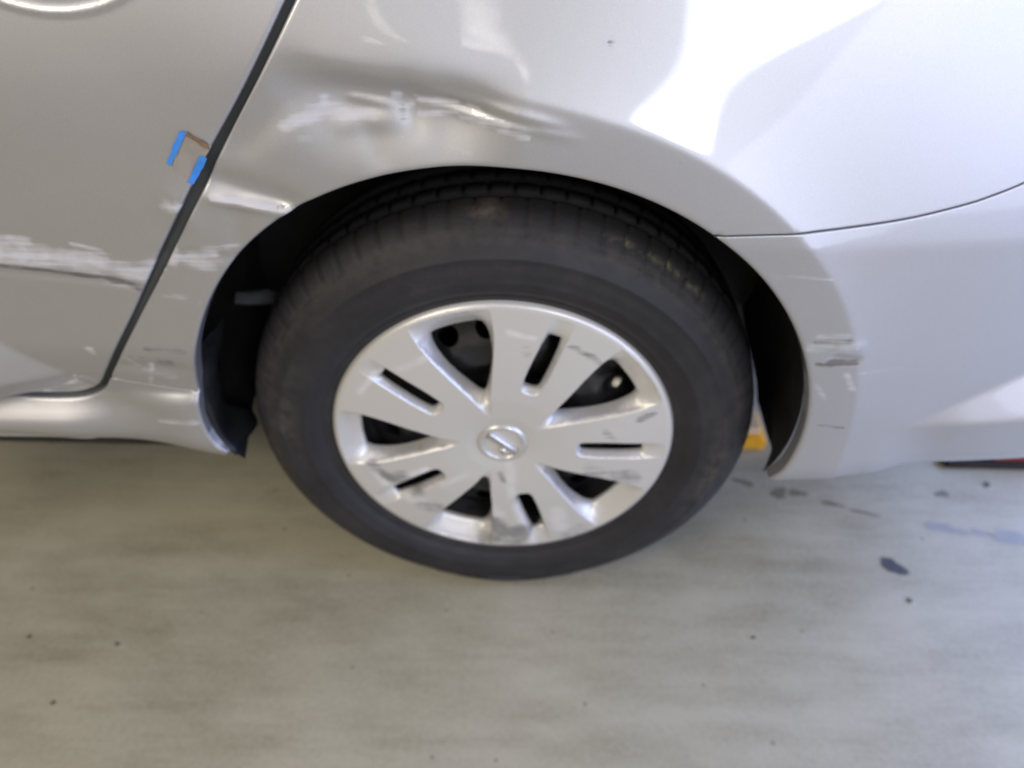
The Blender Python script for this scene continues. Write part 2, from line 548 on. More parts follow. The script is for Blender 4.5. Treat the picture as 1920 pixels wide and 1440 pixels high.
GRIME = [
    ([(0.3254, 0.4650), (0.3418, 0.4637)], 0.0027, 0.90),
    ([(0.3396, 0.4680), (0.3631, 0.4683)], 0.0054, 1.00),
    ([(0.3176, 0.4949), (0.3513, 0.4974)], 0.0034, 0.45),
    ([(-0.3748, 0.4608), (-0.3356, 0.4580)], 0.0054, 0.45),
    ([(-0.3654, 0.4404), (-0.3587, 0.4397)], 0.0075, 0.60),
    ([(-0.3986, 0.4507), (-0.3835, 0.4477)], 0.0027, 0.50),
    ([(-0.5211, 0.5640), (-0.4909, 0.5598), (-0.4396, 0.5548), (-0.3889, 0.5473), (-0.3591, 0.5362)], 0.0031, 0.90),
    ([(-0.3866, 0.5461), (-0.3580, 0.5363)], 0.0048, 0.85),
    ([(0.3522, 0.3772), (0.3796, 0.3745)], 0.0014, 0.60),
    ([(-0.0823, 0.7154), (-0.0818, 0.7049)], 0.0041, 0.25),
    ([(0.0926, 0.7655), (0.0943, 0.7652)], 0.0027, 0.80),
    ([(-0.2038, 0.6253), (-0.1876, 0.6268)], 0.0020, 0.50),
]
COVER_SCUFF = [
    ([(0.0189, -0.1121), (0.0293, -0.1617), (0.0415, -0.1964)], 0.0048, 0.80),
    ([(-0.0130, -0.1296), (0.0009, -0.1743)], 0.0095, 0.60),
    ([(0.0086, -0.0280), (0.0119, -0.0911)], 0.0048, 0.50),
    ([(-0.1649, -0.0394), (-0.1520, -0.0760)], 0.0048, 0.80),
    ([(-0.1427, -0.0726), (-0.0958, -0.0440)], 0.0041, 0.70),
    ([(-0.1210, -0.1010), (-0.0802, -0.1211)], 0.0068, 0.60),
    ([(-0.1556, -0.1630), (-0.1130, -0.1787)], 0.0034, 0.40),
    ([(0.0699, -0.1244), (0.0782, -0.1541)], 0.0082, 0.60),
    ([(-0.1642, 0.0801), (-0.1528, 0.0967), (-0.1422, 0.1089)], 0.0027, 0.60),
    ([(-0.1141, 0.1175), (-0.0828, 0.1337)], 0.0034, 0.50),
    ([(0.0090, 0.1713), (0.0349, 0.1647)], 0.0027, 0.60),
    ([(-0.0773, -0.0735), (-0.0422, -0.0521)], 0.0034, 0.40),
]
COVER_GRIME = [
    ([(0.0009, -0.1720), (0.0228, -0.1619)], 0.0061, 0.80),
    ([(-0.0287, -0.1896), (-0.0065, -0.1840)], 0.0054, 0.60),
    ([(0.0229, -0.1876), (0.0409, -0.1613)], 0.0041, 0.60),
    ([(0.1092, -0.0471), (0.1602, -0.0554)], 0.0075, 0.45),
    ([(-0.1633, -0.0433), (-0.1400, -0.0664)], 0.0041, 0.70),
    ([(-0.1082, -0.1167), (-0.0769, -0.1264)], 0.0048, 0.45),
    ([(0.0757, 0.1540), (0.0998, 0.1397), (0.1218, 0.1219)], 0.0020, 0.55),
    ([(0.1625, 0.0469), (0.1772, 0.0551)], 0.0027, 0.60),
    ([(0.1233, 0.0282), (0.1430, 0.0007)], 0.0027, 0.40),
    ([(0.0850, -0.1769), (0.1058, -0.1588)], 0.0054, 0.35),
    ([(-0.0030, -0.0508), (0.0017, -0.0657)], 0.0020, 0.60),
    ([(0.0264, 0.1513), (0.0357, 0.1213)], 0.0027, 0.30),
]


FINE = [((-.20, .66), (.09, .775)), ((-.30, .54), (-.15, .665)), ((-.46, .385), (-.33, .60)), ((-.66, .50), (-.33, .63)),
        ((.27, .44), (.45, .58)), ((.42, .33), (.72, .50)), ((.13, .36), (.4, .46)), ((-.42, .30), (-.33, .36)), ((-.66, .37), (-.44, .48))]

def panel(name, parts, parent, depth=.016, mat=None, extra=None, grid=.0075):
    """one pressed panel: outline as (polyline, edge radius) runs in order, counter-clockwise seen from outside"""
    out = np.vstack([p for p, r in parts])
    rad = np.concatenate([np.full(len(p), r) for p, r in parts])
    keepm = np.hypot(*(out - np.roll(out, 1, 0)).T) > 2e-4
    out, rad = out[keepm], rad[keepm]
    n = len(out)
    nrm = np.roll(out, -1, 0) - np.roll(out, 1, 0)
    nrm = np.c_[-nrm[:, 1], nrm[:, 0]] / np.hypot(*nrm.T)[:, None]          # inward for ccw
    pts = [out]
    for f in (.12, .35, .68, 1.05, 1.7):
        q = out + nrm * (rad * f)[:, None]
        d, i = seg_dist(q, out)
        ok = (d > rad * f * .85) & inside(q, out)
        pts.append(q[ok])
    g = [hexgrid(out.min(0), out.max(0), grid)]
    for lo, hi in FINE:
        lo = np.maximum(lo, out.min(0)); hi = np.minimum(hi, out.max(0))
        if (hi > lo).all(): g.append(hexgrid(lo, hi, .0028))
    th = np.radians(np.arange(-4, 112, .55)); rc = crease_r(th)
    for o_ in (-.006, -.0038, -.0022, -.001, 0, .001, .0022, .0038, .006):
        g.append(np.c_[AC[0] + (rc + o_) * np.cos(th), AC[1] + (rc + o_) * np.sin(th)])
    if extra is not None: g.append(extra)
    g = np.vstack(g)
    g = g[inside(g, out)]
    d, i = seg_dist(g, out)
    pts.append(g[d > rad[i] * 1.9 + .0012])
    P = np.vstack(pts)
    V, F = triangulate(P, [(i, (i + 1) % n) for i in range(n)], lambda c: inside(c, out))
    d, i = seg_dist(V, out)
    r = rad[i]
    e = np.clip(r - d, 0, None)
    y = skin(V[:, 0], V[:, 1]) + (r - np.sqrt(np.clip(r ** 2 - e ** 2, 0, None)))
    verts = np.c_[V[:, 0], y, V[:, 1]]
    # returned flange all round
    yo = skin(out[:, 0], out[:, 1]) + rad
    k = len(verts)
    A = np.c_[out[:, 0], yo, out[:, 1]]
    B = np.c_[out[:, 0], yo + depth, out[:, 1]]
    verts = np.vstack([verts, A, B])
    faces = [tuple(f) for f in F] + [(k + a, k + n + a, k + n + (a + 1) % n, k + (a + 1) % n) for a in range(n)]
    P2 = verts[:, [0, 2]]
    return mesh_obj(name, verts, faces, mat or paint, parent, attrs={'scuff': strokes(P2, SCUFF), 'grime': strokes(P2, GRIME)})

# ---------------------------------------------------------------- seam lines of the body (x, z)
ARCH_PTS = np.array([(-.3379, .2959), (-.3431, .3209), (-.3461, .3406), (-.3460, .3741), (-.3415, .4070), (-.3300, .4415), (-.3152, .4763), (-.3004, .5064), (-.2766, .5444), (-.2494, .5771), (-.2186, .6034), (-.1842, .6265), (-.1414, .6468), (-.1011, .6583), (-.0624, .6642), (-.0246, .6664), (.0128, .6654), (.0503, .6618), (.0880, .6553), (.1264, .6453), (.1660, .6302), (.1973, .6119), (.2258, .5880), (.2578, .5533), (.2865, .5165), (.3083, .4804), (.3268, .4364), (.3362, .3955), (.3382, .3427), (.3316, .3064), (.3219, .2748)])
_a = ARCH_PTS - AC
_pf = np.polyfit(np.unwrap(np.where(np.arctan2(_a[:, 1], _a[:, 0]) < -1.5, np.arctan2(_a[:, 1], _a[:, 0]) + 2 * np.pi, np.arctan2(_a[:, 1], _a[:, 0]))), np.hypot(*_a.T), 9)

def arch_pt(th):
    r = np.polyval(_pf, th)
    return np.c_[AC[0] + r * np.cos(th), AC[1] + r * np.sin(th)]

TH_L, TH_R = np.radians(184.5), np.radians(-6.8)
TH_SILL, TH_SEAM = np.radians(167.5), np.radians(55.5)

GAP = catmull([(-1.0, .380), (-.80, .379), (-.66, .3785), (-.5772, .3772), (-.5359, .3752), (-.4949, .3752), (-.4738, .3790), (-.4604, .3863), (-.4480, .4000), (-.4353, .4175), (-.4004, .4660), (-.3708, .5069), (-.3309, .5634), (-.3212, .5775), (-.2994, .6080), (-.2752, .6420), (-.2516, .6760), (-.2035, .7404), (-.1644, .7976), (-.128, .855), (-.088, .925), (-.052, 1.0)], .0045)
jn = int(np.hypot(*(GAP - (-.4400, .4105)).T).argmin())          # where sill and quarter panel meet at the door gap
SEAM = catmull([tuple(arch_pt(np.array([TH_SEAM]))[0]), (.2260, .6117), (.2730, .6148), (.3235, .6187), (.3729, .6250), (.4199, .6354), (.4425, .6425), (.4731, .6550), (.54, .688), (.64, .75), (.78, .85), (.95, .96)], .005)
SILL = catmull([tuple(GAP[jn]), (-.3901, .3991), tuple(arch_pt(np.array([TH_SILL]))[0])], .005)
gd = .0034 + .0016 * sm(.50, .57, GAP[:, 1:]) * sm(.72, .64, GAP[:, 1:])
gw = gd

car = tag(empty('car', (0, 0, 0)), 'silver car with dented and scraped quarter panel, seen at its left rear wheel', 'car')

def line(a, b, step=.008):
    a = np.array(a); b = np.array(b); n = max(2, int(np.hypot(*(b - a)) / step))
    return a + np.linspace(0, 1, n)[:, None] * (b - a)

# rear door
door_edge = offset_line(GAP, gd)
handle_c = (-.340, .838)
hx = hexgrid((-.47, .77), (-.20, .91), .0032)
door = panel('rear_door', [(door_edge, .0032), (line(door_edge[-1], (-1.0, 1.0))[1:-1], .002), (line((-1.0, 1.0), door_edge[0])[:-1], .002)], car, extra=hx)

# quarter panel
qe = offset_line(GAP, -gw)[jn:][::-1]
q_arch = arch_pt(np.linspace(TH_SILL, TH_SEAM, 190))
q_seam = offset_line(SEAM, .0006)
sill_up = offset_line(SILL, .0005)
quarter = panel('quarter_panel', [(qe[:-1], .0030), (sill_up[1:-1], .0010), (q_arch, .0040), (q_seam[1:], .0013), (line(q_seam[-1], (.95, 1.0))[1:], .002), (line((.95, 1.0), qe[0])[1:-1], .002)], car)

# sill panel under the door
se = offset_line(GAP, -gw)[:jn + 1]
s_dn = offset_line(SILL, -.0005)
s_arch = arch_pt(np.linspace(TH_SILL, TH_L, 40))
s_bot = np.array([(-.334, .284), (-.36, .2745), (-.40, .285), (-.45, .295), (-.50, .305), (-.60, .311), (-1.0, .311)])
s_bot = catmull(s_bot, .006)[1:]
so = np.vstack([s_dn[1:-1], s_arch, s_bot, line(s_bot[-1], se[0])[1:], se[1:-1]])
sr = np.concatenate([np.full(len(s_dn) - 2, .001), np.full(len(s_arch), .0035), np.full(len(s_bot), .002), np.full(len(line(s_bot[-1], se[0])) - 1, .002), np.full(len(se) - 2, .0028)])
so, sr = so[::-1], sr[::-1]                                         # counter-clockwise
sill = panel('sill_panel', [(so[i:i + 1], sr[i]) for i in range(len(so))], car)

# rear bumper
b_arch = arch_pt(np.linspace(TH_SEAM, TH_R, 130))
b_x = np.linspace(.330, .95, 100)
b_bot = np.c_[b_x, np.interp(b_x, [.33, .37, .41, .46, .52, .60, .95], ZBOT)]
b_seam = offset_line(SEAM, -.0006)[::-1]
bumper = panel('rear_bumper', [(b_arch, .0040), (b_bot, .003), (line(b_bot[-1], b_seam[0])[1:], .002), (b_seam[1:-1], .0013)], car)

# dark seal that fills the door gap from behind
gl = GAP
gy = skin(gl[:, 0], gl[:, 1])
sv, sf = [], []
L1, L2 = offset_line(gl, .010), offset_line(gl, -.010)
for i in range(len(gl)):
    wide = .0110 - .0070 * float(sm(.70, .55, gl[i, 1]) * sm(.42, .52, gl[i, 1]))
    sv += [(L1[i, 0], gy[i] + .014, L1[i, 1]), (gl[i, 0], gy[i] + wide, gl[i, 1]), (L2[i, 0], gy[i] + .014, L2[i, 1])]
for i in range(len(gl) - 1):
    for k in (0, 1):
        sf.append((i * 3 + k, i * 3 + k + 1, i * 3 + 4 + k, i * 3 + 3 + k))
mesh_obj('door_seal', sv, sf, rubber_mat, car)

# door handle: cup pressed below it is part of the door; the bar itself stands just above the picture
hb = bmesh.new()
box_bm(hb, (-.43, -.058, .852), (-.235, -.036, .884), .009)
box_bm(hb, (-.425, -.040, .855), (-.40, .012, .880), .004)
box_bm(hb, (-.262, -.040, .855), (-.24, .012, .880), .004)
bm_obj('door_handle', hb, paint, door)

# ---------------------------------------------------------------- wheel housing, underside
def liner(name, th, y0, y1, dr, mat, nseg=90, ny=10, rib=0., parent=car):
    t = np.linspace(*th, nseg)
    vs_, fs_ = [], []
    for i, a in enumerate(t):
        p = arch_pt(np.array([a]))[0]
        rr = np.hypot(*(p - AC))
        yi = y1(a) if callable(y1) else y1
        for j in range(ny + 1):
            s = j / ny
            r = rr + dr(s, a)
            r += rib * math.sin(a * 40) * math.sin(s * 9)
            vs_.append((AC[0] + r * math.cos(a), y0 + (yi - y0) * s, AC[1] + r * math.sin(a)))
    for i in range(nseg - 1):
        for j in range(ny):
            k = i * (ny + 1) + j
            fs_.append((k, k + 1, k + ny + 2, k + ny + 1))
    return mesh_obj(name, vs_, fs_, mat, parent)

def lin_depth(a):
    d = math.degrees(a)
    return .28 if 20 < d < 158 else (.045 + .235 * max(0, min(1, (d - 4) / 16)) if d <= 20 else .075 + .205 * max(0, min(1, (176 - d) / 18)))
lin = liner('wheel_arch_liner', (np.radians(-8.3), np.radians(188)), -.012, lambda a: .12 + .19 * float(sm(-8.0, -4.5, math.degrees(a))), lambda s, a: .003 + .022 * min(1, s * 3), liner_mat, 150, 14, .0012)
# inner wing behind the wheel
t = np.linspace(np.radians(-33), np.radians(213), 60)
wv = [(AC[0], .315, AC[1] - .22)] + [(AC[0] + .40 * math.cos(a), .31, AC[1] + .40 * math.sin(a)) for a in t]
mesh_obj('inner_wing', wv, [(0, i + 1, i + 2) for i in range(len(t) - 1)], liner_mat, car, smooth=False)
# mud flap at the front foot of the arch, with its fixing clip
fv_, ff_ = [], []
tt = np.linspace(np.radians(158), np.radians(186.3), 26)
for i, a in enumerate(tt):
    p = arch_pt(np.array([a]))[0]
    for j in range(9):
        s = j / 8
        yy = -.014 + (.062 + .012 * math.sin(i * .6)) * s
        rr = np.hypot(*(p - AC)) + .0025 - .012 * s * (1 - s) * 4 * .5 + .004 * math.sin(s * 5 + i * .25)
        fv_.append((AC[0] + rr * math.cos(a), yy, AC[1] + rr * math.sin(a) - (.008 * s if i == 25 else 0)))
for i in range(25):
    for j in range(8):
        k = i * 9 + j
        ff_.append((k, k + 1, k + 10, k + 9))
flap = mesh_obj('mud_flap', fv_, ff_, flap_mat, car)
sol = flap.modifiers.new('thickness', 'SOLIDIFY'); sol.thickness = .003; sol.offset = 0
for (ta, yy, rr_) in ((177.0, -.004, .0040),):
    p = arch_pt(np.array([math.radians(ta)]))[0]
    cb = bmesh.new()
    bmesh.ops.create_uvsphere(cb, u_segments=12, v_segments=8, radius=rr_)
    bmesh.ops.scale(cb, vec=(.6, 1, 1), verts=cb.verts)
    bm_obj('clip', cb, clip_mat, flap, loc=(p[0] + .003, yy, p[1]))

ub = bmesh.new()
box_bm(ub, (-1.0, .09, .175), (-.40, 1.55, .40), .02)
box_bm(ub, (-.40, .33, .165), (.39, 1.55, .40), .02)
box_bm(ub, (.40, .10, .27), (.78, 1.52, .45), .03)
box_bm(ub, (-1.0, 1.50, .12), (.36, 1.58, .30), .02)
bm_obj('underbody', ub, under_mat, car, smooth=False)
sh = bmesh.new()
box_bm(sh, (-1.0, .10, .72), (.80, 1.50, .985), .02)
box_bm(sh, (-1.0, .10, .40), (-.41, 1.50, .72), .0)
box_bm(sh, (.41, .10, .45), (.80, 1.50, .72), .0)
bm_obj('body_shell', sh, under_mat, car, smooth=False)
# suspension bracket glimpsed through the front of the housing
br = bmesh.new()
box_bm(br, (-.032, -.004, -.008), (.022, .004, .008), .0036)
bmesh.ops.subdivide_edges(br, edges=br.edges[:], cuts=3)
for v in br.verts:
    v.co.z += -.006 * (v.co.x / .03) ** 2 + .003 * math.sin(v.co.x * 160)
bo = bm_obj('suspension_bracket', br, grey_mat, car, loc=(-.305, .125, .420))
bo.rotation_euler = (-.9, .12, .15)

# ---------------------------------------------------------------- wheel
WZ = .297
def revolve(name, prof, n, mat, parent, fn=None, attrs=None, closed=False):
    vs_, fs_ = [], []
    k = len(prof)
    th = np.linspace(0, 2 * np.pi, n, endpoint=False)
    for i, a in enumerate(th):
        for j, (r, y) in enumerate(prof):
            rr, yy = (r, y) if fn is None else fn(r, y, a, i, j)
            vs_.append((rr * math.cos(a), yy, rr * math.sin(a)))
    for i in range(n):
        for j in range(k - 1 + closed):
            a, b = i * k + j, i * k + (j + 1) % k
            c, d = ((i + 1) % n) * k + (j + 1) % k, ((i + 1) % n) * k + j
            fs_.append((a, d, c, b))
    return vs_, fs_

# steel wheel: rim barrel and disc with round vents
RIMP = [(.196, .006), (.199, .004), (.2005, .007), (.199, .016), (.188, .022), (.182, .035), (.172, .060), (.170, .15), (.185, .165), (.199, .170)]
rv, rf = revolve('rim', RIMP, 120, steel_mat, None)
hole_r, hole_R, NH = .0125, .146, 20
pp = []
ed = []
base_ring = np.linspace(0, 2 * np.pi, 120, endpoint=False)
ring_o = np.c_[.172 * np.cos(base_ring), .172 * np.sin(base_ring)]
pp.append(ring_o); ed += [(i, (i + 1) % 120) for i in range(120)]
cnt = 120
hc = []
for h in range(NH):
    a = math.radians(115.6 + 18 * h)
    c = np.array([hole_R * math.cos(a), hole_R * math.sin(a)]); hc.append(c)
    b = np.linspace(0, 2 * np.pi, 18, endpoint=False)
    pp.append(c + hole_r * np.c_[np.cos(b), np.sin(b)])
    ed += [(cnt + i, cnt + (i + 1) % 18) for i in range(18)]
    cnt += 18
g = hexgrid((-.17, -.17), (.17, .17), .006)
hc = np.array(hc)
g = g[(np.hypot(*g.T) < .167) & (np.sqrt(((g[:, None] - hc) ** 2).sum(2)).min(1) > hole_r + .003)]
pp.append(g)
V, F = triangulate(np.vstack(pp), ed, lambda c: (np.sqrt(((c[:, None] - hc) ** 2).sum(2)).min(1) > hole_r * .98) & (np.hypot(*c.T) < .1719))
rr = np.hypot(*V.T)
dy = np.interp(rr, [0, .03, .04, .075, .10, .125, .146, .160, .172], [.012, .012, .040, .044, .030, .030, .042, .046, .052])
off = len(rv)
rv += [(a[0], y, a[1]) for a, y in zip(V, dy)]
rf += [tuple(int(q) + off for q in f) for f in F]
wheel = mesh_obj('wheel', rv, rf, steel_mat, car)
wheel.location = (0, 0, WZ)

# brake drum behind the disc
dv, df = revolve('drum', [(.001, .06), (.105, .06), (.112, .066), (.112, .12), (.001, .12)], 64, None, None)
mesh_obj('brake_drum', dv, df, simple('drum_iron', (.035, .028, .024), .8, .3, 0, 40, .4), wheel)

# tyre
TP = [(.197, .020), (.201, .012), (.206, .006), (.2095, .0035), (.213, .002), (.2155, .0005), (.2175, .0008), (.221, -.0030), (.228, -.0075), (.236, -.0100), (.2385, -.0112), (.240, -.0106), (.248, -.0115), (.256, -.0110), (.2645, -.0090), (.266, -.0098), (.2675, -.0084), (.275, -.0045), (.282, .0005), (.2845, .0018), (.2862, .0042), (.289, .0058), (.2935, .0100),
      (.2975, .0145), (.3015, .0200), (.3045, .0260), (.3064, .0330), (.3075, .0400), (.3078, .0425), (.3042, .0440), (.3042, .0505), (.3088, .0525), (.3095, .060), (.3098, .0690), (.3045, .0705), (.3045, .0780), (.3100, .0805), (.3102, .0900), (.3102, .0990), (.3020, .1005), (.3020, .1090), (.3095, .1105), (.3085, .1300), (.3070, .1420), (.3030, .1530), (.2960, .1640), (.2850, .1730), (.2650, .1810), (.2400, .1820), (.2150, .1740), (.1980, .1560)]
NS = 8
NSIPE = 72
def tyre_fn(r, y, a, i, j):
    k = i % NS
    if 21 <= j <= 28 and k == 0:
        dep = (.0008, .0018, .0028, .0034, .0036, .0036, .0035, .0034)[j - 21]
        r = r - dep
    if 31 <= j <= 33 and k == 4: r -= .0045
    if 36 <= j <= 38 and k == 2: r -= .0030
    # weight of the car: flattened foot with a slight bulge
    z = r * math.sin(a)
    lim = -WZ + .0006
    x = r * math.cos(a)
    if z < lim + .03 and math.sin(a) < 0:
        t = max(0, 1 - abs(x) / .16)
        if y < .09: y -= .006 * t * math.exp(-((r - .262) / .03) ** 2)
        if z < lim: r = r * lim / z if z else r
    return r, y
tv_, tf_ = revolve('tyre', TP, NS * NSIPE, tyre_mat, None, tyre_fn)
tva = np.array(tv_)
tr, ta = np.hypot(tva[:, 0], tva[:, 2]), np.degrees(np.arctan2(tva[:, 2], tva[:, 0]))
chalk = np.exp(-((tr - .2990) / .0013) ** 2) * sm(42, 47, ta) * sm(73, 66, ta) * (tva[:, 1] < .03)
mud = .12 * np.exp(-((tr - .2845) / .006) ** 2) * (tva[:, 1] < .012) + np.exp(-((ta - 93) / 3.2) ** 2 - ((tva[:, 1] - .030) / .014) ** 2) * (tr > .29) + .35 * np.exp(-((tr - .262) / .012) ** 2) * (np.exp(-((ta + 8) / 16) ** 2) + .7 * np.exp(-((ta - 172) / 14) ** 2)) * (tva[:, 1] < .01)
mesh_obj('tyre', tv_, tf_, tyre_mat, wheel, attrs={'chalk': chalk, 'mud': mud, 'tread_shade': .75 * sm(.300, .306, tr)})

# wheel cover: five double spokes cut by five wide and five narrow openings
RC = .2075
def face_y(r):
    return np.interp(r, [0, .028, .034, .045, .075, .11, .15, .19, .200, .2045, .2075], [.0005, .0005, -.0015, -.0035, -.0060, -.0065, -.0050, -.0022, -.0015, .0000, .0060])
def contour(half, c0):
    """closed outline from (radius, half width) pairs about the direction c0 (degrees)"""
    h = np.array(half)
    L = np.vstack([np.c_[h[:, 0], -h[:, 1]], np.c_[h[::-1, 0], h[::-1, 1]]])
    a = math.radians(c0); ca, sa = math.cos(a), math.sin(a)
    # outer arc stays concentric with the rim
    rad = np.where(np.abs(L[:, 1]) > 1e-6, np.sqrt(np.clip(L[:, 0] ** 2 - L[:, 1] ** 2, 1e-8, None)), L[:, 0])
    Q = np.c_[rad * ca - L[:, 1] * sa, rad * sa + L[:, 1] * ca]
    out_ = []
    for i in range(len(Q)):
        p, q = Q[i], Q[(i + 1) % len(Q)]
        n_ = max(1, int(np.hypot(*(q - p)) / .0022))
        for k in range(n_): out_.append(p + (q - p) * k / n_)
    return np.array(out_)
def dense(h):
    h = np.array(h); s = np.linspace(0, 1, len(h)); ss = np.linspace(0, 1, 40)
    # smooth by quadratic interpolation of the control pairs
    from_ = np.c_[np.interp(ss, s, h[:, 0]), np.interp(ss, s, h[:, 1])]
    k = np.array([.25, .5, .25])
    for _ in range(6):
        from_[1:-1] = .25 * from_[:-2] + .5 * from_[1:-1] + .25 * from_[2:]
    return from_
def outer_arc(h, n=9):
    r, w = h[-1]
    return np.vstack([h, [(r, w * (1 - k / n)) for k in range(1, n)]])
BIG_F = outer_arc(dense([(.042, .0006), (.056, .0040), (.070, .0080), (.084, .0122), (.100, .0185), (.122, .0262), (.148, .0360), (.172, .0430), (.2000, .0470)]))
BIG_H = outer_arc(dense([(.0735, .0006), (.077, .0045), (.086, .0092), (.105, .0185), (.130, .0285), (.153, .0330), (.168, .0330), (.1745, .0285)]))
SM_F = outer_arc(dense([(.0900, .0008), (.0915, .0085), (.098, .0122), (.120, .0135), (.160, .0130), (.1985, .0126)]), 5)
SM_H = outer_arc(dense([(.0950, .0008), (.0958, .0072), (.100, .0102), (.130, .0106), (.160, .0094), (.172, .0074)]), 5)
pets = []
for k in range(5):
    pets.append((contour(BIG_F, 107 - 72 * k), contour(BIG_H, 107 - 72 * k), .021))
    pets.append((contour(SM_F, 70 - 72 * k), contour(SM_H, 70 - 72 * k), .0095))
ring = np.linspace(0, 2 * np.pi, 260, endpoint=False)
def circ(r, n): a = np.linspace(0, 2 * np.pi, n, endpoint=False); return np.c_[r * np.cos(a), r * np.sin(a)]
pp = [circ(RC, 260)]; ed = [(i, (i + 1) % 260) for i in range(260)]; cnt = 260
for r in (.2062, .2045, .202, .1995): pp.append(circ(r, 260)); cnt += 260
hole_loops = []
for fc_, hc_, dep in pets:
    for q in (fc_, hc_):
        pp.append(q); n_ = len(q)
        ed += [(cnt + i, cnt + (i + 1) % n_) for i in range(n_)]; cnt += n_
    hole_loops.append(hc_)
g = hexgrid((-.2, -.2), (.2, .2), .0034)
g = g[np.hypot(*g.T) < .1975]
keepg = np.ones(len(g), bool)
for fc_, hc_, dep in pets:
    for q in (fc_, hc_):
        d, _ = seg_dist(g, q); keepg &= d > .0013
    keepg &= ~inside(g, hc_)
pp.append(g[keepg])
for fc_, hc_, dep in pets:                                  # extra rows hugging both edges
    for q, o_ in ((fc_, (.0008, -.0008)), (hc_, (-.0007,))):
        tq = np.roll(q, -1, 0) - np.roll(q, 1, 0); tq /= np.hypot(*tq.T)[:, None] + 1e-12
        nq = np.c_[-tq[:, 1], tq[:, 0]]
        for s in o_:
            e = q + nq * s
            d, _ = seg_dist(e, q)
            e = e[d > abs(s) * .85]
            e = e[~inside(e, hc_)]
            pp.append(e)
def keep(c):
    k = np.hypot(*c.T) < RC
    for h in hole_loops: k &= ~inside(c, h)
    return k
V, F = triangulate(np.vstack(pp), ed, keep)
r_ = np.hypot(*V.T)
y = face_y(r_)
for fc_, hc_, dep in pets:
    ins = inside(V, fc_)
    df_, _ = seg_dist(V, fc_); dh_, _ = seg_dist(V, hc_)
    ins |= df_ < 1e-6
    t = np.where(ins, df_ / (df_ + dh_ + 1e-9), 0)
    y = y + dep * (t * .75 + .25 * t * t)
# even out the moulded walls between the two outlines
nb = {}
wall = np.zeros(len(V), bool)
for fc_, hc_, dep in pets:
    df_, _ = seg_dist(V, fc_); dh_, _ = seg_dist(V, hc_)
    wall |= inside(V, fc_) & (df_ > 6e-4) & (dh_ > 4e-4)
E_ = np.vstack([F[:, [0, 1]], F[:, [1, 2]], F[:, [2, 0]]]); E_ = np.vstack([E_, E_[:, ::-1]])
deg = np.bincount(E_[:, 0], minlength=len(V))
for _ in range(14):
    av = np.bincount(E_[:, 0], weights=y[E_[:, 1]], minlength=len(V)) / np.maximum(deg, 1)
    y = np.where(wall, .4 * y + .6 * av, y)
verts = [(a[0], b, a[1]) for a, b in zip(V, y)]
faces = [tuple(f) for f in F]
for fc_, hc_, dep in pets:                                  # moulded lip inside every opening
    k = len(verts); n_ = len(hc_)
    yh = face_y(np.hypot(*hc_.T)) + dep
    verts += [(p[0], b, p[1]) for p, b in zip(hc_, yh)] + [(p[0], b + .004, p[1]) for p, b in zip(hc_, yh)]
    faces += [(k + i, k + (i + 1) % n_, k + n_ + (i + 1) % n_, k + n_ + i) for i in range(n_)]
k = len(verts)
c_ = circ(RC, 260)
verts += [(p[0], .0060, p[1]) for p in c_] + [(p[0], .0150, p[1]) for p in c_]
faces += [(k + i, k + (i + 1) % 260, k + 260 + (i + 1) % 260, k + 260 + i) for i in range(260)]
va = np.array(verts)[:, [0, 2]]
cover = mesh_obj('wheel_cover', verts, faces, cover_mat, wheel, attrs={'scuff': np.clip(strokes(va, [(l_, w_ * 1.7, i_ * 1.2) for l_, w_, i_ in COVER_SCUFF]), 0, 1), 'grime': np.clip(strokes(va, [(l_, w_ * 2.2, i_ * 1.2) for l_, w_, i_ in COVER_GRIME] + [([(-.012, -.150), (.014, -.188)], .018, .75), ([(-.130, -.062), (-.112, -.088)], .014, .75), ([(-.095, -.118), (-.060, -.140)], .016, .6), ([(.095, -.052), (.150, -.058)], .014, .4)]), 0, 1)})

# badge: ring with a bar across
ev, ef = revolve('ring', [(.0225, .0012), (.0235, -.0030), (.0262, -.0042), (.0290, -.0036), (.0305, -.0005)], 72, None, None)
emb = mesh_obj('emblem', ev, ef, badge_mat, cover)
eb = bmesh.new()
box_bm(eb, (-.0225, -.0048, -.0048), (.0225, .0010, .0048), .0022)
bmesh.ops.rotate(eb, verts=eb.verts, cent=(0, 0, 0), matrix=Matrix.Rotation(math.radians(42), 3, 'Y'))
bm_obj('emblem_bar', eb, chrome_mat, cover)
db = bmesh.new()
bmesh.ops.create_uvsphere(db, u_segments=20, v_segments=12, radius=.0052)
bmesh.ops.scale(db, vec=(1, .7, 1), verts=db.verts)
bm_obj('emblem_glint', db, chrome_mat, cover, loc=(.0010, -.0030, -.0120))  # chrome bead added in place of a bright glint on the badge

# valve stem with its cap
vb = bmesh.new()
r1 = bmesh.ops.create_cone(vb, cap_ends=True, segments=14, radius1=.0050, radius2=.0036, depth=.022)
bmesh.ops.translate(vb, vec=(0, 0, .011), verts=r1['verts'])
vo = bm_obj('valve_stem', vb, steel_mat, wheel, loc=(.136, .042, .080))
vo.rotation_euler = (math.radians(100), 0, math.radians(-20))
cb = bmesh.new()
bmesh.ops.create_cone(cb, cap_ends=True, segments=14, radius1=.0050, radius2=.0040, depth=.013)
co = bm_obj('valve_cap', cb, brass_mat, wheel, loc=(.1335, .022, .0835))
co.rotation_euler = (math.radians(80), 0, math.radians(-20))

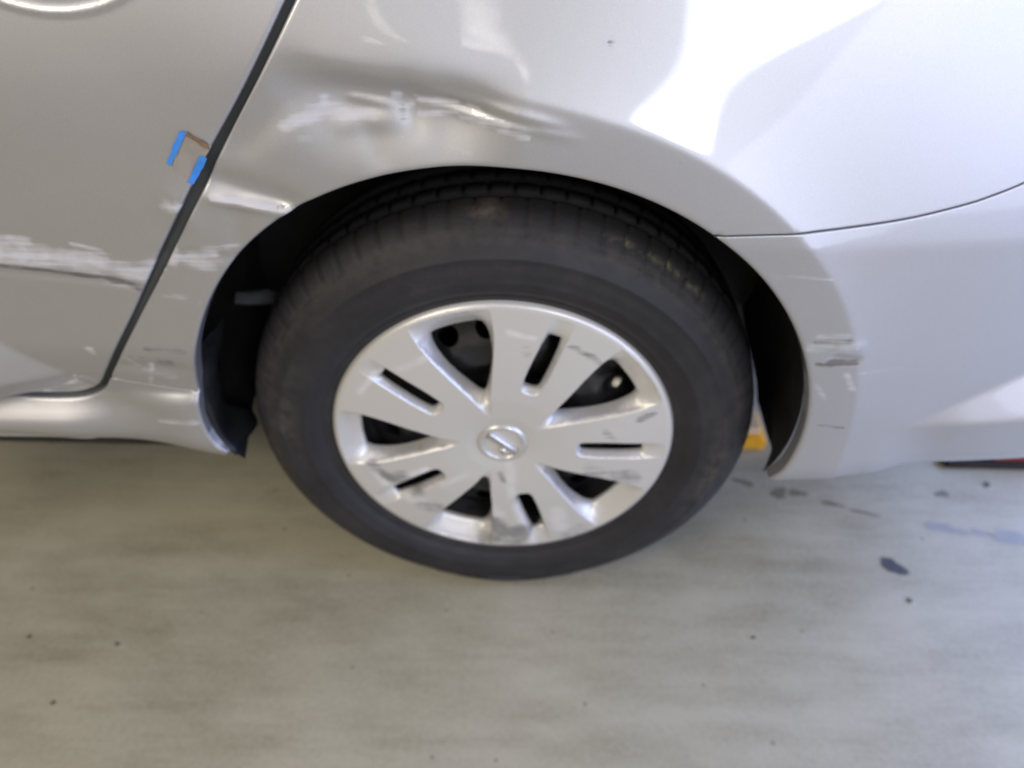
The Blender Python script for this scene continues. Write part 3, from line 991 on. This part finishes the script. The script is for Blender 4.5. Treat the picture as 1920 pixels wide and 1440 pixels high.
# ---------------------------------------------------------------- tape on the door edge
def film(name, quad, mat, parent, lift, thick=.0003, ragged=0.):
    q = np.array(quad)
    n_ = 7
    vs_, fs_ = [], []
    for lay in (0, 1):
        for i in range(n_):
            for j in range(n_):
                u, w_ = i / (n_ - 1), j / (n_ - 1)
                p = (1 - u) * (1 - w_) * q[0] + u * (1 - w_) * q[1] + u * w_ * q[2] + (1 - u) * w_ * q[3]
                if ragged and (j in (0, n_ - 1) or i in (0, n_ - 1)):
                    p = p + rng.uniform(-ragged, ragged, 2)
                    if lay: p = np.array((vs_[i * n_ + j][0], vs_[i * n_ + j][2]))
                vs_.append((p[0], skin(p[0], p[1]).item() - lift - thick * (1 - lay), p[1]))
    N = n_ * n_
    for i in range(n_ - 1):
        for j in range(n_ - 1):
            a = i * n_ + j
            fs_ += [(a, a + 1, a + n_ + 1, a + n_), (N + a, N + a + n_, N + a + n_ + 1, N + a + 1)]
    return mesh_obj(name, vs_, fs_, mat, parent, smooth=False)
TAPE =[[(-0.2771, 0.6955), (-0.2707, 0.6946), (-0.2916, 0.665), (-0.2951, 0.6664)], [(-0.2635, 0.674), (-0.258, 0.6712), (-0.2764, 0.6469), (-0.2813, 0.6488)], [(-0.2712, 0.6946), (-0.2526, 0.6818), (-0.2787, 0.6473), (-0.2953, 0.6655)], [(-0.2706, 0.6951), (-0.253, 0.6823), (-0.2552, 0.6789), (-0.2724, 0.6918)]]
tape = tag(empty('tape_patch', (0, 0, 0)), 'small tan tape patch with two blue strips stuck on the rear door edge', 'tape')
film('tan_film', TAPE[2], film_mat, tape, .0004, .0003, .0008)
film('blue_strip', TAPE[0], blue_mat, tape, .0011, .0004, .0006)
film('blue_strip', TAPE[1], blue_mat, tape, .0011, .0004, .0006)
film('brown_edge', TAPE[3], brown_mat, tape, .0010, .0004, .0007)

# ---------------------------------------------------------------- floor and what lies on it
fb = bmesh.new()
bmesh.ops.create_grid(fb, x_segments=40, y_segments=40, size=9)
floor = tag(bm_obj('floor', fb, floor_mat, None, smooth=False), kind='structure')

def blot(name, c, rx, ry, mat, parent, z=.0012, rot=0., n=28, rough=.25):
    a = np.linspace(0, 2 * np.pi, n, endpoint=False)
    k = 1 + rough * (np.sin(a * 2 + rng.uniform(0, 6)) * .5 + np.sin(a * 3 + rng.uniform(0, 6)) * .35 + np.sin(a * 7 + rng.uniform(0, 6)) * .15)
    x = rx * k * np.cos(a); yv = ry * k * np.sin(a)
    X = c[0] + x * math.cos(rot) - yv * math.sin(rot); Y = c[1] + x * math.sin(rot) + yv * math.cos(rot)
    vs_, core = [(c[0], c[1], z)], [1.0]
    for f_, k_ in ((.4, .95), (.7, .7), (.88, .35), (1.0, 0)):
        vs_ += [(c[0] + (p - c[0]) * f_, c[1] + (q - c[1]) * f_, z) for p, q in zip(X, Y)]
        core += [k_] * n
    fs_ = [(0, 1 + i, 1 + (i + 1) % n) for i in range(n)]
    for b_ in range(3):
        o_ = 1 + b_ * n
        fs_ += [(o_ + i, o_ + n + i, o_ + n + (i + 1) % n, o_ + (i + 1) % n) for i in range(n)]
    return mesh_obj(name, vs_, fs_, mat, parent, attrs={'core': core})
blot('oil_spot', (.5853, .0485), .0195, .0150, stain_mat, floor, rot=-.5, rough=.35)

def pebble(c, s, label_, mat=grit_mat):
    b = bmesh.new()
    bmesh.ops.create_icosphere(b, subdivisions=2, radius=s)
    for v in b.verts:
        v.co *= 1 + random.uniform(-.22, .22)
        v.co.z *= .55
    o = bm_obj('grit', b, mat, None, loc=(c[0], c[1], s * .42))
    o.rotation_euler.z = random.uniform(0, 3)
    o.scale = (.8, .8, .8)
    return tag(o, label_, 'grit', 'bits of grit on the concrete floor')
for c, s, lb in [((.5881, -.0107), .0048, 'small dark crumb just in front of the oil spot'),
                 ((-.6571, -.1064), .0036, 'dark grit crumb at the far left edge of the floor'),
                 ((-.5299, -.1139), .0036, 'brown grit crumb, second from the left edge of the floor'),
                 ((-.578, -.1989), .0034, 'grit crumb nearest the lower left corner of the floor'),
                 ((.3504, -.0768), .0030, 'small grey crumb on the floor right of the tyre foot'),
                 ((.7969, .2177), .0058, 'dark pebble lying below the rear bumper corner')]:
    pebble(c, s, lb)
for c, rx, ry, ro in [((.3937, .2114), .017, .007, -.3), ((.4463, .1896), .017, .011, .2), ((.477, .1906), .014, .009, 0), ((.5277, .1693), .022, .005, -.35), ((.5739, .1519), .022, .004, -.3), ((.715, .196), .012, .009, .3)]:
    blot('dirt_smear', c, rx, ry, moss_mat, floor, .0008, ro, 30, .45)

# damp film on the floor to the right, its bluish daylight sheen painted in
for c, rx, ry, ro in [((.690, .124), .038, .010, -.12), ((.745, .117), .022, .006, -.3), ((.795, .108), .046, .014, -.25)]:
    blot('damp_sheen_patch', c, rx, ry, damp_sheen_mat, floor, .0006, ro, 36, .4)

# yellow wheel chock on the floor behind the tyre
ck = tag(empty('wheel_chock', (.432, .315, 0)), 'yellow wheel chock on the floor behind the rear tyre', 'wheel chock')
kb = bmesh.new()
prof = [(-.040, 0), (.012, 0), (.012, .022), (-.002, .036), (-.026, .036)]
va_ = [kb.verts.new((x, -.028, z)) for x, z in prof]; vb_ = [kb.verts.new((x, .045, z)) for x, z in prof]
kb.faces.new(va_); kb.faces.new(vb_[::-1])
for i in range(5): kb.faces.new((va_[i], vb_[i], vb_[(i + 1) % 5], va_[(i + 1) % 5]))
bmesh.ops.bevel(kb, geom=kb.edges[:], offset=.003, segments=2, affect='EDGES')
bm_obj('wedge', kb, yellow_mat, ck, smooth=False)
tb = bmesh.new(); box_bm(tb, (-.026, -.026, .0355), (-.003, .037, .050), .003)
bm_obj('grip_pad', tb, cream_mat, ck, smooth=False)

# low red trolley body on the floor under the rear corner
rb = tag(empty('floor_jack', (.99, .350, 0)), 'low red jack with a black base on the floor under the bumper corner', 'jack')
jb = bmesh.new(); box_bm(jb, (-.25, -.10, .004), (.35, .09, .018), .004)
bm_obj('base', jb, black_mat, rb)
jb = bmesh.new(); box_bm(jb, (-.175, -.096, .018), (.33, .085, .075), .006)
bm_obj('body', jb, red_mat, rb)
for sx in (-.17, .28):
    for sy in (-.07, .07):
        jb = bmesh.new()
        bmesh.ops.create_cone(jb, cap_ends=True, segments=20, radius1=.022, radius2=.022, depth=.02, matrix=Matrix.Translation((sx, sy, .022)) @ Matrix.Rotation(math.pi / 2, 4, 'X'))
        bm_obj('roller', jb, black_mat, rb)
